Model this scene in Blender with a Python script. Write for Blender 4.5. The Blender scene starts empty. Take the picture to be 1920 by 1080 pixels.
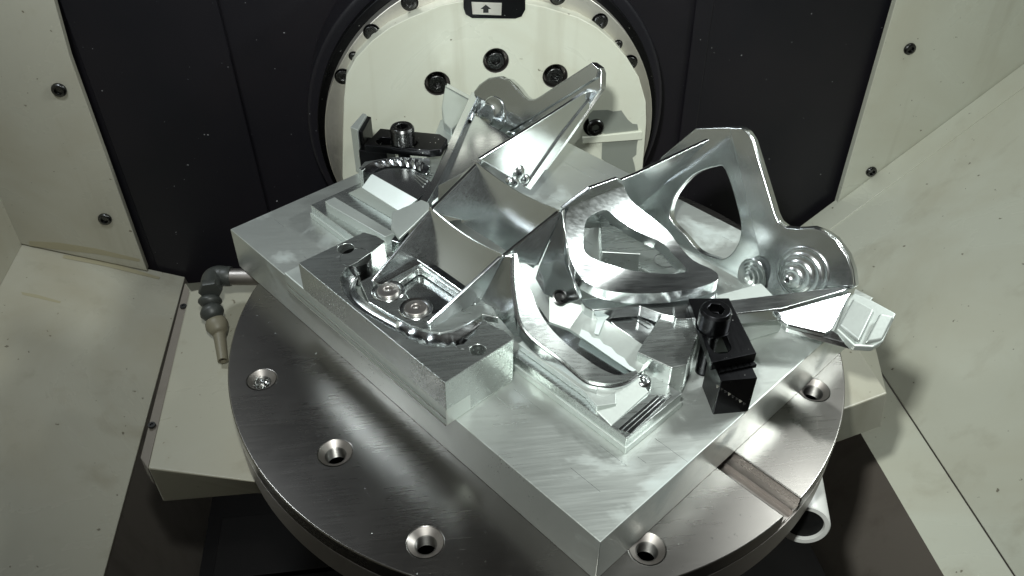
import bpy, bmesh, math, random
from mathutils import Vector, Matrix
random.seed(7)
S = 0.001                                   # everything below is measured in millimetres
sc = bpy.context.scene
C = sc.collection

# ------------------------------------------------------------------ camera
FOC, PITCH, YAW, ROLL = 1573.83, 0.6906, 0.1393, 0.0133
CAMP = Vector((-74.21, -413.96, 378.07))
_f = Vector((math.sin(YAW)*math.cos(PITCH), math.cos(YAW)*math.cos(PITCH), -math.sin(PITCH)))
_r = Vector((math.cos(YAW), -math.sin(YAW), 0)); _u = _r.cross(_f)
RIGHT = _r*math.cos(ROLL)+_u*math.sin(ROLL); UP = -_r*math.sin(ROLL)+_u*math.cos(ROLL); FWD = _f
cam = bpy.data.cameras.new('camera'); camo = bpy.data.objects.new('camera', cam); C.objects.link(camo)
cam.sensor_width = 36; cam.lens = FOC/1920*36; cam.clip_start = 0.01; cam.clip_end = 20
camo.matrix_world = Matrix(((RIGHT.x, UP.x, -FWD.x, CAMP.x*S), (RIGHT.y, UP.y, -FWD.y, CAMP.y*S),
                            (RIGHT.z, UP.z, -FWD.z, CAMP.z*S), (0, 0, 0, 1)))
sc.camera = camo
sc.render.resolution_x = 1024; sc.render.resolution_y = 576

# ------------------------------------------------------------------ light
w = bpy.data.worlds.new('World'); sc.world = w; w.use_nodes = True
w.node_tree.nodes['Background'].inputs[0].default_value = (0.90, 0.82, 0.74, 1)
w.node_tree.nodes['Background'].inputs[1].default_value = 0.036
def lamp(name, loc, target, sx, sy, watt, col, spread=180):
    l = bpy.data.lights.new(name, 'AREA'); l.shape = 'RECTANGLE'; l.size = sx*S; l.size_y = sy*S
    l.energy = watt; l.color = col; l.spread = math.radians(spread)
    o = bpy.data.objects.new(name, l); C.objects.link(o); o.location = Vector(loc)*S
    o.rotation_euler = (Vector(target)-Vector(loc)).to_track_quat('-Z', 'Y').to_euler(); return o
lamp('machine_lamp', (555, 60, 485), (40, 0, 60), 120, 50, 1.0, (0.93, 1.0, 0.97), 85)
lamp('machine_lamp', (400, 170, 560), (200, 60, -30), 70, 30, 0.36, (0.95, 1.0, 0.96), 150)
lamp('machine_lamp', (-370, 110, 430), (-260, 220, 40), 70, 50, 0.95, (0.88, 0.96, 1.0))
lamp('work_light', (-95, -330, 430), (130, 80, 60), 26, 26, 1.45, (0.95, 1.0, 0.95), 100)
sc.view_settings.view_transform = 'Standard'; sc.view_settings.look = 'None'
sc.view_settings.exposure = 0.0; sc.view_settings.gamma = 1.0

# ------------------------------------------------------------------ survey: block frame and sight lines
TH = -0.93894
E1 = Vector((math.cos(TH), math.sin(TH), 0)); E2 = Vector((-math.sin(TH), math.cos(TH), 0))
A0 = Vector((-204.04, 87.11, 0)); UM = 173.3; H = 33.0
def W(u, v, z): return A0 + E1*(UM+u) + E2*v + Vector((0, 0, z))
def WV(p): return W(*p)
def hit(px, py, p, n):
    d = RIGHT*((px-960)/FOC) - UP*((py-540)/FOC) + FWD
    return CAMP + d*((p-CAMP).dot(n)/d.dot(n))
def loc(P):
    q = P-A0; return (q.dot(E1)-UM, q.dot(E2), P.z)
def Lz(px, py, z): return loc(hit(px, py, Vector((0, 0, z)), Vector((0, 0, 1))))
def Lv(px, py, v): return loc(hit(px, py, W(0, v, 0), E2))
EN = (E2-Vector((0, 0, 0.33))).normalized()
def Lt(px, py, d=0.0): return loc(hit(px, py, W(0, 225, 62)+EN*d, EN))
def Lf(px, py, F):
    z = 60
    for _ in range(40):
        u, v, _z = Lz(px, py, z); z = 0.6*z+0.4*F(u)
    return (u, v, z)
def Wz(px, py, z): return hit(px, py, Vector((0, 0, z)), Vector((0, 0, 1)))
def Wy(px, py, y): return hit(px, py, Vector((0, y, 0)), Vector((0, 1, 0)))
def Wx(px, py, x): return hit(px, py, Vector((x, 0, 0)), Vector((1, 0, 0)))

# ------------------------------------------------------------------ materials
def mat(name, base, metal=0.0, rough=0.5, spec=0.5):
    m = bpy.data.materials.new(name); m.use_nodes = True
    b = m.node_tree.nodes['Principled BSDF']
    b.inputs['Base Color'].default_value = (*base, 1); b.inputs['Metallic'].default_value = metal
    b.inputs['Roughness'].default_value = rough; b.inputs['Specular IOR Level'].default_value = spec
    return m
class N:
    def __init__(s, m): s.m = m; s.t = m.node_tree; s.b = s.t.nodes['Principled BSDF']
    def new(s, k, **kw):
        n = s.t.nodes.new(k)
        for a, v in kw.items(): setattr(n, a, v)
        return n
    def link(s, a, b): s.t.links.new(a, b)
    def coord(s, scale=(1, 1, 1), rot=(0, 0, 0), kind='Object'):
        tc = s.new('ShaderNodeTexCoord'); mp = s.new('ShaderNodeMapping')
        mp.inputs['Scale'].default_value = scale; mp.inputs['Rotation'].default_value = rot
        s.link(tc.outputs[kind], mp.inputs[0]); return mp.outputs[0]
    def noise(s, vec, scale, detail=4, rough=0.55, dist=0):
        n = s.new('ShaderNodeTexNoise'); n.inputs['Scale'].default_value = scale; n.inputs['Detail'].default_value = detail
        n.inputs['Roughness'].default_value = rough; n.inputs['Distortion'].default_value = dist
        s.link(vec, n.inputs['Vector']); return n.outputs[0]
    def rng(s, val, a, b, c, d):
        n = s.new('ShaderNodeMapRange'); n.clamp = True
        for i, x in zip((1, 2, 3, 4), (a, b, c, d)): n.inputs[i].default_value = x
        s.link(val, n.inputs[0]); return n.outputs[0]
    def mix(s, fac, c1, c2):
        n = s.new('ShaderNodeMix', data_type='RGBA')
        for i, c in ((6, c1), (7, c2)):
            if isinstance(c, tuple): n.inputs[i].default_value = (*c, 1)
            else: s.link(c, n.inputs[i])
        s.link(fac, n.inputs[0]); return n.outputs[2]
    def math(s, op, a, b):
        n = s.new('ShaderNodeMath', operation=op)
        for i, c in enumerate((a, b)):
            if isinstance(c, (int, float)): n.inputs[i].default_value = c
            else: s.link(c, n.inputs[i])
        return n.outputs[0]
    def bump(s, h, strength, dist=0.0004):
        n = s.new('ShaderNodeBump'); n.inputs['Strength'].default_value = strength; n.inputs['Distance'].default_value = dist
        s.link(h, n.inputs['Height']); s.link(n.outputs[0], s.b.inputs['Normal'])

def metal(name, base, r0, r1, streak=(1, 1, 1), rot=0.0, bump=0.12, dirt=0.0, chips=0.0, milk=0.0, met=1.0, grain=0.035):
    m = mat(name, base, met, r0); n = N(m)
    v = n.coord(); st = n.coord(streak, (0, 0, rot))
    big = n.noise(v, 14, 4, 0.55, 0.4); fine = n.noise(st, 700, 3, 0.6)
    rr = n.math('ADD', n.rng(big, 0.3, 0.72, r0, r1), n.rng(fine, 0.3, 0.7, -grain, grain))
    n.link(rr, n.b.inputs['Roughness'])
    dark = tuple(c*(1-dirt) for c in base)
    col = n.mix(n.rng(big, 0.35, 0.65, 0, 1), base, dark)
    if chips:                                                # bright swarf dust lying on the face
        sp = n.noise(v, 420, 2, 0.5); fac = n.rng(sp, chips, chips+0.03, 0, 1)
        col = n.mix(fac, col, (0.85, 0.86, 0.84))
    if milk:                                                 # dried coolant film left in soft patches
        mk = n.noise(v, 15, 7, 0.66, 0.5); fac = n.rng(mk, milk-0.03, milk+0.10, 0, 0.75)
        col = n.mix(fac, col, (0.40, 0.445, 0.44)); n.link(n.rng(fac, 0, 1, met, 0.35), n.b.inputs['Metallic'])
        n.link(n.math('ADD', rr, n.math('MULTIPLY', fac, 0.2)), n.b.inputs['Roughness'])
    n.link(col, n.b.inputs['Base Color'])
    n.bump(fine, bump, 0.0002)
    return m
DIR = -TH
M = {}
M['plate'] = metal('milled_plate_top', (0.58, 0.61, 0.585), 0.30, 0.42, (0.04, 1, 1), DIR, 0.16, 0.08, milk=0.60, met=0.82, grain=0.05)
M['alu'] = metal('machined_aluminium', (0.67, 0.695, 0.70), 0.14, 0.24, (0.1, 1, 0.6), DIR, 0.07, 0.04, grain=0.03)
M['alu_satin'] = metal('satin_aluminium', (0.60, 0.635, 0.62), 0.22, 0.34, (0.06, 1, 1), DIR, 0.12, 0.10, milk=0.67, met=0.95, grain=0.045)
M['alu_side'] = metal('sawn_aluminium_side', (0.55, 0.59, 0.565), 0.38, 0.50, (1, 1, 0.06), 0, 0.14, 0.05, met=0.75)
M['steel'] = metal('ground_steel', (0.255, 0.242, 0.23), 0.24, 0.31, (0.05, 1, 1), 0.5, 0.03, 0.12, 0.0, grain=0.012)
M['steel_rim'] = metal('turned_steel_rim', (0.32, 0.295, 0.28), 0.38, 0.50, (1, 1, 8), 0, 0.15, 0.1)
M['ring'] = metal('turned_steel_ring', (0.80, 0.77, 0.71), 0.40, 0.52, (1, 1, 1), 0, 0.1, 0.1)
M['black'] = metal('black_oxide_steel', (0.03, 0.03, 0.033), 0.26, 0.44, (1, 0.2, 1), 0.6, 0.10, 0.3, 0.74)
M['bolt'] = metal('worn_bolt_steel', (0.10, 0.10, 0.10), 0.22, 0.38, (1, 1, 1), 0, 0.1, 0.4)
M['hole'] = mat('dark_hole', (0.01, 0.01, 0.01), 0.0, 0.6)
M['thread'] = metal('cut_thread', (0.14, 0.135, 0.13), 0.3, 0.4)
M['white_ring'] = mat('pale_plastic', (0.62, 0.62, 0.60), 0.0, 0.4)
M['hose_dark'] = mat('grey_hose_plastic', (0.035, 0.038, 0.035), 0.0, 0.45)
M['hose_tan'] = mat('tan_hose_plastic', (0.15, 0.135, 0.095), 0.0, 0.5)
M['coolant'] = mat('dried_coolant', (0.40, 0.45, 0.44), 0.0, 0.6)
M['reflection_grey'] = mat('painted_reflection', (0.20, 0.215, 0.19), 0.0, 0.45)  # flat grey standing in for a reflection on the face plate
def paint(name, base, stain, rough=0.26):
    m = mat(name, base, 0.0, rough); n = N(m); v = n.coord()
    big = n.noise(v, 5, 6, 0.6, 1.0); sm = n.noise(v, 40, 4, 0.7); spk = n.noise(v, 160, 2, 0.5)
    col = n.mix(n.rng(big, 0.45, 0.75, 0, 0.7), base, stain)
    run = n.noise(n.coord((9, 9, 0.8)), 3.2, 5, 0.6, 0.3)                 # coolant runs
    col = n.mix(n.rng(sm, 0.60, 0.80, 0, 0.35), col, stain)
    col = n.mix(n.rng(run, 0.56, 0.74, 0, 0.45), col, tuple(c*0.8 for c in stain))
    col = n.mix(n.rng(spk, 0.735, 0.76, 0, 0.8), col, (0.12, 0.10, 0.07))
    n.link(col, n.b.inputs['Base Color']); n.link(n.rng(big, 0.3, 0.7, rough-0.06, rough+0.15), n.b.inputs['Roughness'])
    n.bump(sm, 0.06, 0.0006); return m
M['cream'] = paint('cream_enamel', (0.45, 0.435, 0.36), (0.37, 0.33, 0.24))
M['cream_body'] = paint('shaded_cream_enamel', (0.34, 0.33, 0.27), (0.28, 0.25, 0.18), 0.3)  # same cream darkened: the weaker light on the cradle body is in the colour
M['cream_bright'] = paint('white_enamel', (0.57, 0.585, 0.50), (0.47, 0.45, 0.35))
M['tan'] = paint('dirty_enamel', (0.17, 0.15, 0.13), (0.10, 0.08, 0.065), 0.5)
M['stain'] = mat('rust_stain', (0.38, 0.345, 0.235), 0.0, 0.45)
m = mat('dark_cover', (0.012, 0.012, 0.02), 0.0, 0.42, 0.28); n = N(m); v = n.coord()
big = n.noise(v, 6, 3, 0.5); spk = n.noise(v, 260, 2, 0.5)
col = n.mix(n.rng(big, 0.35, 0.7, 0, 1), (0.008, 0.008, 0.011), (0.014, 0.012, 0.015))
n.link(n.mix(n.rng(spk, 0.775, 0.80, 0, 1), col, (0.4, 0.4, 0.42)), n.b.inputs['Base Color'])
n.bump(n.noise(v, 500, 2, 0.5), 0.1, 0.0003); M['dark'] = m
m = mat('way_cover_rubber', (0.004, 0.003, 0.003), 0.0, 0.5, 0.2); M['way'] = m

# ------------------------------------------------------------------ mesh helpers
def node(name, label, cat, at, group=None):
    o = bpy.data.objects.new(name, None); o.empty_display_size = 0.02; C.objects.link(o)
    o.location = Vector(at)*S; o['label'] = label; o['category'] = cat
    if group: o['group'] = group
    return o
def rootloc(o):
    v = Vector((0, 0, 0))
    while o: v += o.location; o = o.parent
    return v
def finish(name, bm, mt, parent=None, bevel=0.0, seg=2, smooth=True, kind=None, label=None, sub=0, ang=35):
    bmesh.ops.recalc_face_normals(bm, faces=bm.faces)
    me = bpy.data.meshes.new(name); 
    off = rootloc(parent) if parent else Vector((0, 0, 0))
    for v in bm.verts: v.co = v.co*S-off
    bm.to_mesh(me); bm.free()
    me.materials.append(M[mt] if isinstance(mt, str) else mt)
    o = bpy.data.objects.new(name, me); C.objects.link(o)
    if parent: o.parent = parent
    if smooth:
        me.polygons.foreach_set('use_smooth', [True]*len(me.polygons))
        me.set_sharp_from_angle(angle=math.radians(ang))
    if bevel:
        b = o.modifiers.new('bevel', 'BEVEL'); b.width = bevel*S; b.segments = seg; b.limit_method = 'ANGLE'
        b.angle_limit = math.radians(28); b.harden_normals = True
        me.polygons.foreach_set('use_smooth', [True]*len(me.polygons))
    if kind: o['kind'] = kind
    if label: o['label'] = label
    return o
def add_prism(bm, poly, off, holes=()):
    """solid between a polygon (with holes) and its copy moved by off"""
    off = Vector(off); loops = [list(map(Vector, poly))]+[list(map(Vector, h)) for h in holes]
    if not holes:
        a = [bm.verts.new(p) for p in loops[0]]; b = [bm.verts.new(p+off) for p in loops[0]]
        bm.faces.new(a); bm.faces.new(b[::-1]); k = len(a)
        for i in range(k): bm.faces.new((a[i], a[(i+1) % k], b[(i+1) % k], b[i]))
        return
    ring = []
    for sgn in (0, 1):
        es = []; rs = []
        for L in loops:
            vs = [bm.verts.new(p+off*sgn) for p in L]; rs.append(vs)
            es += [bm.edges.new((vs[i], vs[(i+1) % len(vs)])) for i in range(len(vs))]
        bmesh.ops.triangle_fill(bm, use_beauty=True, use_dissolve=False, edges=es); ring.append(rs)
    for a, b in zip(*ring):
        k = len(a)
        for i in range(k): bm.faces.new((a[i], a[(i+1) % k], b[(i+1) % k], b[i]))
def prism(name, poly, off, mt, parent=None, holes=(), **kw):
    bm = bmesh.new(); add_prism(bm, poly, off, holes); return finish(name, bm, mt, parent, **kw)
def grid(name, rows, mt, parent=None, thick=0.0, closed=False, off=-1, **kw):
    bm = bmesh.new(); vs = [[bm.verts.new(p) for p in r] for r in rows]
    for i in range(len(vs)-1):
        n_ = len(vs[i])
        for j in range(n_ if closed else n_-1):
            bm.faces.new((vs[i][j], vs[i][(j+1) % n_], vs[i+1][(j+1) % n_], vs[i+1][j]))
    o = finish(name, bm, mt, parent, **kw)
    if thick:
        s = o.modifiers.new('solid', 'SOLIDIFY'); s.thickness = thick*S; s.offset = off
        e = o.modifiers.new('split', 'EDGE_SPLIT'); e.split_angle = math.radians(40)
    return o
OPEN = {'countersink', 'counterbore', 'tapped_hole', 'bolt_hole', 'screw_seat', 'drilled_pocket', 'drilled_hole', 'sleeve', 'washer', 'lug_boss', 'milled_bead'}
def lathe(name, prof, mt, parent=None, at=(0, 0, 0), axis=(0, 0, 1), seg=40, flute=None, cap=None, **kw):
    """prof: (radius, height) pairs along the axis"""
    q = Vector(axis).normalized().to_track_quat('Z', 'Y'); at = Vector(at); bm = bmesh.new(); rows = []
    for k, (r, h) in enumerate(prof):
        row = []
        for i in range(seg):
            a = 2*math.pi*i/seg; rr = r
            if flute and k in flute: rr *= 1+(0.018 if i % 2 else 0)
            row.append(bm.verts.new(at+q@Vector((rr*math.cos(a), rr*math.sin(a), h))))
        rows.append(row)
    for a, b in zip(rows, rows[1:]):
        for i in range(seg): bm.faces.new((a[i], a[(i+1) % seg], b[(i+1) % seg], b[i]))
    for r, (rad, _) in ((rows[0], prof[0]), (rows[-1], prof[-1])):
        if rad > 0.05 and not (r is rows[0] and name in OPEN) and name != 'countersink': bm.faces.new(r)
    return finish(name, bm, mt, parent, **kw)
def circ(c, r, n=28, ax=None, ay=None, a0=0.0):
    ax = Vector(ax or (1, 0, 0)); ay = Vector(ay or (0, 1, 0)); c = Vector(c)
    return [c+ax*(r*math.cos(a0+2*math.pi*i/n))+ay*(r*math.sin(a0+2*math.pi*i/n)) for i in range(n)]
def bez(pts, n=6):
    """Catmull-Rom through points"""
    P = [Vector(p) for p in pts]; out = []
    for i in range(len(P)-1):
        a = P[max(i-1, 0)]; b = P[i]; c = P[i+1]; d = P[min(i+2, len(P)-1)]
        for k in range(n):
            t = k/n
            out.append(0.5*((2*b)+(c-a)*t+(2*a-5*b+4*c-d)*t*t+(3*b-a-3*c+d)*t**3))
    out.append(P[-1]); return out
def cbez(pts, n=5):
    P = [Vector(p) for p in pts]; k = len(P); out = []
    for i in range(k):
        a, b, c, d = P[i-1], P[i], P[(i+1) % k], P[(i+2) % k]
        for j in range(n):
            t = j/n; out.append(0.5*((2*b)+(c-a)*t+(2*a-5*b+4*c-d)*t*t+(3*b-a-3*c+d)*t**3))
    return out
def socket_head(name, mt, parent, r, h, hexr, depth, shaft=None):
    """cap screw head standing on z=0 of the parent; hex socket cut in"""
    n_ = 36
    o = None; bm = bmesh.new(); c = 0.12*r
    rows = []
    for k, (rr, z) in enumerate(((r, 0), (r, h*0.86), (r-c, h))):
        rows.append([bm.verts.new((rr*(1+(0.02 if (i % 2 and k < 2) else 0))*math.cos(2*math.pi*i/n_), rr*math.sin(2*math.pi*i/n_)*(1+(0.02 if (i % 2 and k < 2) else 0)), z)) for i in range(n_)])
    for a, b in zip(rows, rows[1:]):
        for i in range(n_): bm.faces.new((a[i], a[(i+1) % n_], b[(i+1) % n_], b[i]))
    bm.faces.new(rows[0])
    top = rows[-1]; hx = [bm.verts.new((hexr*math.cos(math.pi/3*i+.3), hexr*math.sin(math.pi/3*i+.3), h)) for i in range(6)]
    es = [bm.edges.get((top[i], top[(i+1) % n_])) for i in range(n_)]+[bm.edges.new((hx[i], hx[(i+1) % 6])) for i in range(6)]
    bmesh.ops.triangle_fill(bm, use_beauty=True, use_dissolve=False, edges=es)
    hb = [bm.verts.new((v.co.x, v.co.y, h-depth)) for v in hx]
    for i in range(6): bm.faces.new((hx[i], hx[(i+1) % 6], hb[(i+1) % 6], hb[i]))
    bm.faces.new(hb)
    me = bpy.data.meshes.new(name)
    bmesh.ops.recalc_face_normals(bm, faces=bm.faces)
    for v in bm.verts: v.co *= S
    bm.to_mesh(me); bm.free(); me.materials.append(M[mt])
    me.polygons.foreach_set('use_smooth', [True]*len(me.polygons)); me.set_sharp_from_angle(angle=math.radians(30))
    o = bpy.data.objects.new(name, me); C.objects.link(o); o.parent = parent
    b = o.modifiers.new('bevel', 'BEVEL'); b.width = 0.25*S; b.segments = 2; b.limit_method = 'ANGLE'; b.angle_limit = math.radians(40)
    return o
def place(o, at, axis=(0, 0, 1), spin=0.0):
    par = rootloc(o.parent) if o.parent else Vector((0, 0, 0))
    o.location = Vector(at)*S-par
    q = Vector(axis).normalized().to_track_quat('Z', 'Y')
    o.rotation_euler = (q @ Matrix.Rotation(spin, 3, 'Z').to_quaternion()).to_euler()
    return o
def dup(o, at, axis=(0, 0, 1), spin=0.0, parent=None):
    c = o.copy(); C.objects.link(c)
    if parent: c.parent = parent
    return place(c, at, axis, spin)

# ================================================================== SETTING
YR = 330.0
# rear dark cover with two raised folds
xs = [-372, -210, -202, 262, 268, 425]
rows = []
bm = bmesh.new()
def quad(bm, *p): bm.faces.new([bm.verts.new(Vector(q)) for q in p])
rear = prism('rear_cover', [(-420, YR+14, -330), (460, YR+14, -330), (460, YR+14, 900), (-420, YR+14, 900)], (0, 6, 0), 'dark', kind='structure')
for x0, x1 in ((-352, -222), (214, 232)):
    prism('cover_fold', [(x0, YR+10, -300), (x1, YR+10, -300), (x1-32, YR+10, 880), (x0-32, YR+10, 880)], (0, 3.8, 0), 'dark', rear, bevel=1.5)
# white rear panels left and right of the opening
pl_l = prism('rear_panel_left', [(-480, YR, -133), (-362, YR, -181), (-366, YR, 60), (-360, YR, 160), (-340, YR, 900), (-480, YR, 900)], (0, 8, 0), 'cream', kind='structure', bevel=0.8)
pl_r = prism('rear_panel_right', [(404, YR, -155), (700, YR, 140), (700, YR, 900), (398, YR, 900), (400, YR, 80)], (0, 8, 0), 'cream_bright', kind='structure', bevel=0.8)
# chute on the left: sheet falling slightly to the right, running to the front
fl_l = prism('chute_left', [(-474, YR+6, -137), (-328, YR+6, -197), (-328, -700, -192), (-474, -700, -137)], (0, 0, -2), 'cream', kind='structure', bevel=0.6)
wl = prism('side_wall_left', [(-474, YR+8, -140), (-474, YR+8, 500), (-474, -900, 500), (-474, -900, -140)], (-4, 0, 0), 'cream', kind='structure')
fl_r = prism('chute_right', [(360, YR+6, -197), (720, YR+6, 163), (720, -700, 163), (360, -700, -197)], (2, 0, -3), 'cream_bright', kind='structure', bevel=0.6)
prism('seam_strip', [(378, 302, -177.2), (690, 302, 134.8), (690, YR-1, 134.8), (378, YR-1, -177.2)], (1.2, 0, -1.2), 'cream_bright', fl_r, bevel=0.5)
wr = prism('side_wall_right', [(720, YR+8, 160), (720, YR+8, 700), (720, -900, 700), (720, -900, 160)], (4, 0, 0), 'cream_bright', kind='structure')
# aprons under the chutes
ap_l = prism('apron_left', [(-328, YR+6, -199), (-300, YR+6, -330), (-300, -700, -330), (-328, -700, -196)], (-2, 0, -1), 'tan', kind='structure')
prism('apron_right', [(360, YR+6, -199), (318, YR+6, -216), (318, -700, -216), (360, -700, -199)], (0, 0, -2), 'cream_bright', kind='structure')
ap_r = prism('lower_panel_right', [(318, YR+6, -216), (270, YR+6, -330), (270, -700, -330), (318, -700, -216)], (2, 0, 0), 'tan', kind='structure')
pit = prism('pit_floor', [(-330, YR+10, -330), (330, YR+10, -330), (330, -700, -330), (-330, -700, -330)], (0, 0, -3), 'way', kind='structure')
for k, y in enumerate((-330, -250, -180, -110, -40, 30)):
    prism('cover_slat', [(-280, y, -300-6*(k % 2)), (268, y, -300-6*(k % 2)), (268, y+66, -306), (-280, y+66, -306)], (0, 0, -3), 'way', pit, bevel=0.6)

# panel screws: button heads in a shallow countersink
def panel_screw(parent, at, axis, r=7.5):
    lathe('screw', [(r, 0.0), (r*1.02, 0.8), (r*0.95, 2.4), (r*0.62, 3.4), (r*0.55, 3.3), (r*0.5, 0.9), (0.02, 0.9)], 'bolt', parent, at, axis, 24, ang=50)
for p in ((111, 168), (197, 410)): panel_screw(pl_l, Wy(*p, YR), (0, -1, 0), 6.5)
for p in ((1705, 91), (1633, 321)): panel_screw(pl_r, Wy(*p, YR), (0, -1, 0), 6.0)
for p in ((328, 123), (1303, 76), (385, 345)): panel_screw(rear, Wy(*p, YR+14), (0, -1, 0), 4.5)
# dried streaks on the chute
def flat_stain(parent, pts, z_fn, n_off, mt='stain'):
    bm = bmesh.new(); add_prism(bm, [z_fn(*p) for p in pts], n_off); finish('stain', bm, mt, parent)

prism('stain', [Wy(*p, YR-0.25) for p in ((55, 452), (110, 455), (180, 466), (262, 486), (262, 491), (180, 476), (110, 468), (55, 461))], (0, 0.2, 0), 'stain', pl_l)
def chuteL(px, py): return hit(px, py, Vector((-328, 0, -196.6)), Vector((-(196.6-137)/146, 0, -1)).normalized())+Vector((0, 0, 0.25))
for pts in (((40, 548), (70, 553), (115, 566), (112, 569), (68, 559), (42, 553)), ((120, 478), (200, 490), (300, 520), (298, 524), (200, 500), (118, 484)), ((172, 868), (180, 871), (181, 875), (174, 872))):
    prism('stain', [chuteL(*p) for p in pts], (0, 0, 0.2), 'stain', fl_l)
# ================================================================== TRUNNION
tr = node('trunnion_cradle', 'cream painted trunnion housing with round face plate and steel bolt ring behind the table', 'trunnion', (0, 150, -80))
c0 = Vector((1, 0, -9))
YF = 255.0
out = [Wy(*p, YF) for p in ((642, 330), (643, 250), (645, 185), (650, 140), (668, 108), (697, 77), (730, 52), (768, 33), (826, 10), (870, 1), (920, -2), (970, 3), (1025, 14), (1085, 33), (1120, 52), (1149, 77), (1175, 108), (1198, 145), (1211, 190), (1212, 230), (1204, 330))]
out = [Vector((-138, YF, -90))]+out+[Vector((148, YF, -90))]
bolts = [(820, 157), (930, 114), (1041, 143), (1122, 238)]
bc = [Wy(*p, YF) for p in bolts]
bc[3] = Wy(1116, 236, YF)
face = prism('face_plate', out, (0, 14, 0), 'cream_bright', tr, holes=[circ(c, 10.8, 32, (1, 0, 0), (0, 0, 1)) for c in bc], bevel=0.9)
b0 = None
for i, c in enumerate(bc):
    lathe('counterbore', [(10.9, 0), (10.7, 0.4), (10.7, 11), (0.02, 11)], 'steel_rim', face, c+Vector((0, -0.15, 0)), (0, 1, 0), 32)
    at = c+Vector((0, 9 if i < 3 else 5, -1.0))
    if b0 is None: b0 = place(socket_head('cap_screw', 'bolt', tr, 8.0, 8, 3.9, 4.0), at, (0, -1, 0))
    else: dup(b0, at, (0, -1, 0), 0.4*i)
# steel ring behind the face plate, with its own screws
def annulus(name, y, ro, ri, depth, mt, parent, seg=96, **kw):
    return prism(name, circ(c0+Vector((0, y+9-9, 0)), ro, seg, (1, 0, 0), (0, 0, 1)), (0, depth, 0), mt, parent,
                 holes=[circ(c0+Vector((0, y, 0)), ri, seg, (1, 0, 0), (0, 0, 1))], **kw)
ring = annulus('flange_ring', 269, 151, 96, 12, 'ring', tr, bevel=0.8)
annulus('ring_lip', 282, 158, 100, 10, 'black', tr, bevel=0.8)
annulus('bearing_collar', 293, 168, 100, 50, 'dark', tr, bevel=4)
s0 = None
for p, r in (((697, 61), 5.8), ((663, 106), 3.4), ((643, 144), 5.8), ((768, 5), 5.8), ((1125, 41), 5.8), ((1159, 84), 3.4), ((1181, 118), 5.8), ((1046, -6), 5.8)):
    at = Wy(*p, 268)
    lathe('counterbore', [(r*1.25, 0), (r*1.2, -0.05), (0.02, -0.05)], 'black', tr, at+Vector((0, 0.6, 0)), (0, -1, 0), 24)
    s = socket_head('cap_screw', 'bolt', tr, r, 1.8, r*0.5, 1.5) if s0 is None or r < 4 else dup(s0, (0, 0, 0))
    if s0 is None: s0 = s
    place(s, at, (0, -1, 0), random.random())
# index window with arrow plate
def Y(pts, y): return [Wy(*p, y) for p in pts]
rec = prism('index_window', Y(((869, -12), (985, -12), (985, 18), (978, 31), (966, 35), (885, 34), (873, 27), (869, 15)), YF-0.6), (0, 0.55, 0), 'black', tr)
prism('index_plate', Y(((884, 4), (941, 6), (940, 29), (886, 27)), YF-2.0), (0, 1.3, 0), 'ring', tr, bevel=0.3)
prism('arrow', Y(((911, 9), (921, 17), (916, 17), (916, 24), (906, 24), (906, 17), (901, 17)), YF-2.4), (0, 0.35, 0), 'hole', tr)
# reflection beside the lower right bolt, painted as flat grey patches
prism('reflection_patch', Y(((1104, 215), (1112, 207), (1140, 206), (1150, 209), (1165, 207), (1177, 224), (1186, 232), (1195, 233), (1197, 244), (1180, 246), (1136, 251), (1104, 246)), YF-0.25), (0, 0.2, 0), 'reflection_grey', tr)
prism('reflection_patch', Y(((1129, 268), (1196, 262), (1194, 274), (1193, 290), (1186, 296), (1190, 310), (1193, 330), (1150, 315), (1128, 298)), YF-0.25), (0, 0.2, 0), 'reflection_grey', tr)
prism('ledge', Y(((1092, 258), (1204, 247), (1204, 262), (1092, 270)), YF-3), (0, 2.8, 0), 'cream_bright', tr, bevel=0.6)
# body under the table
top = [Wz(357, 547, -40), Wz(277, 878, -40), Wz(470, 903, -40), Wz(700, 930, -40), Wz(1440, 860, -40), Wz(1570, 772, -40), Wz(1664, 737, -40), Wz(1600, 640, -40), Vector((150, 70, -40)), Vector((-200, 126, -40))]
low = [p.copy() for p in top]
low[0] = Wz(345, 530, -48); low[1] = Wz(306, 941, -78); low[2] = Wz(480, 925, -78); low[3] = Wz(700, 935, -78)+Vector((0, 0, 0)); low[4] = Wz(1440, 862, -78); low[5] = Wz(1572, 829, -78); low[6] = Wz(1652, 800, -78); low[7] = Wz(1640, 640, -78)
for q in (low[8], low[9]): q.z = -78
sideL = [Wz(345, 530, -50), Wz(264, 855, -50)]
bm = bmesh.new()
a = [bm.verts.new(p) for p in top]; b = [bm.verts.new(p) for p in low]
bm.faces.new(a); bm.faces.new(b[::-1]); k = len(a)
for i in range(k): bm.faces.new((a[i], a[(i+1) % k], b[(i+1) % k], b[i]))
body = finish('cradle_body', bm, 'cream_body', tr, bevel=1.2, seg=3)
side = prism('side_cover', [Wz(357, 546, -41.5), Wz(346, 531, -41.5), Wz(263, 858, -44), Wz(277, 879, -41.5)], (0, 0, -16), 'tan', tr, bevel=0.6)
for p in ((344, 575), (285, 798)): lathe('screw', [(2.6, 0), (2.4, 1.2), (1.2, 1.2), (1.1, 0.2), (0.02, 0.2)], 'hole', side, Wz(*p, -41), (0, 0, 1), 16)
# dark spindle of the cradle below
lathe('bearing_drum', [(120, -330), (120, -80), (60, -79), (0.02, -79)], 'way', tr, (0, 60, 0), (0, 0, 1), 64)

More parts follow.
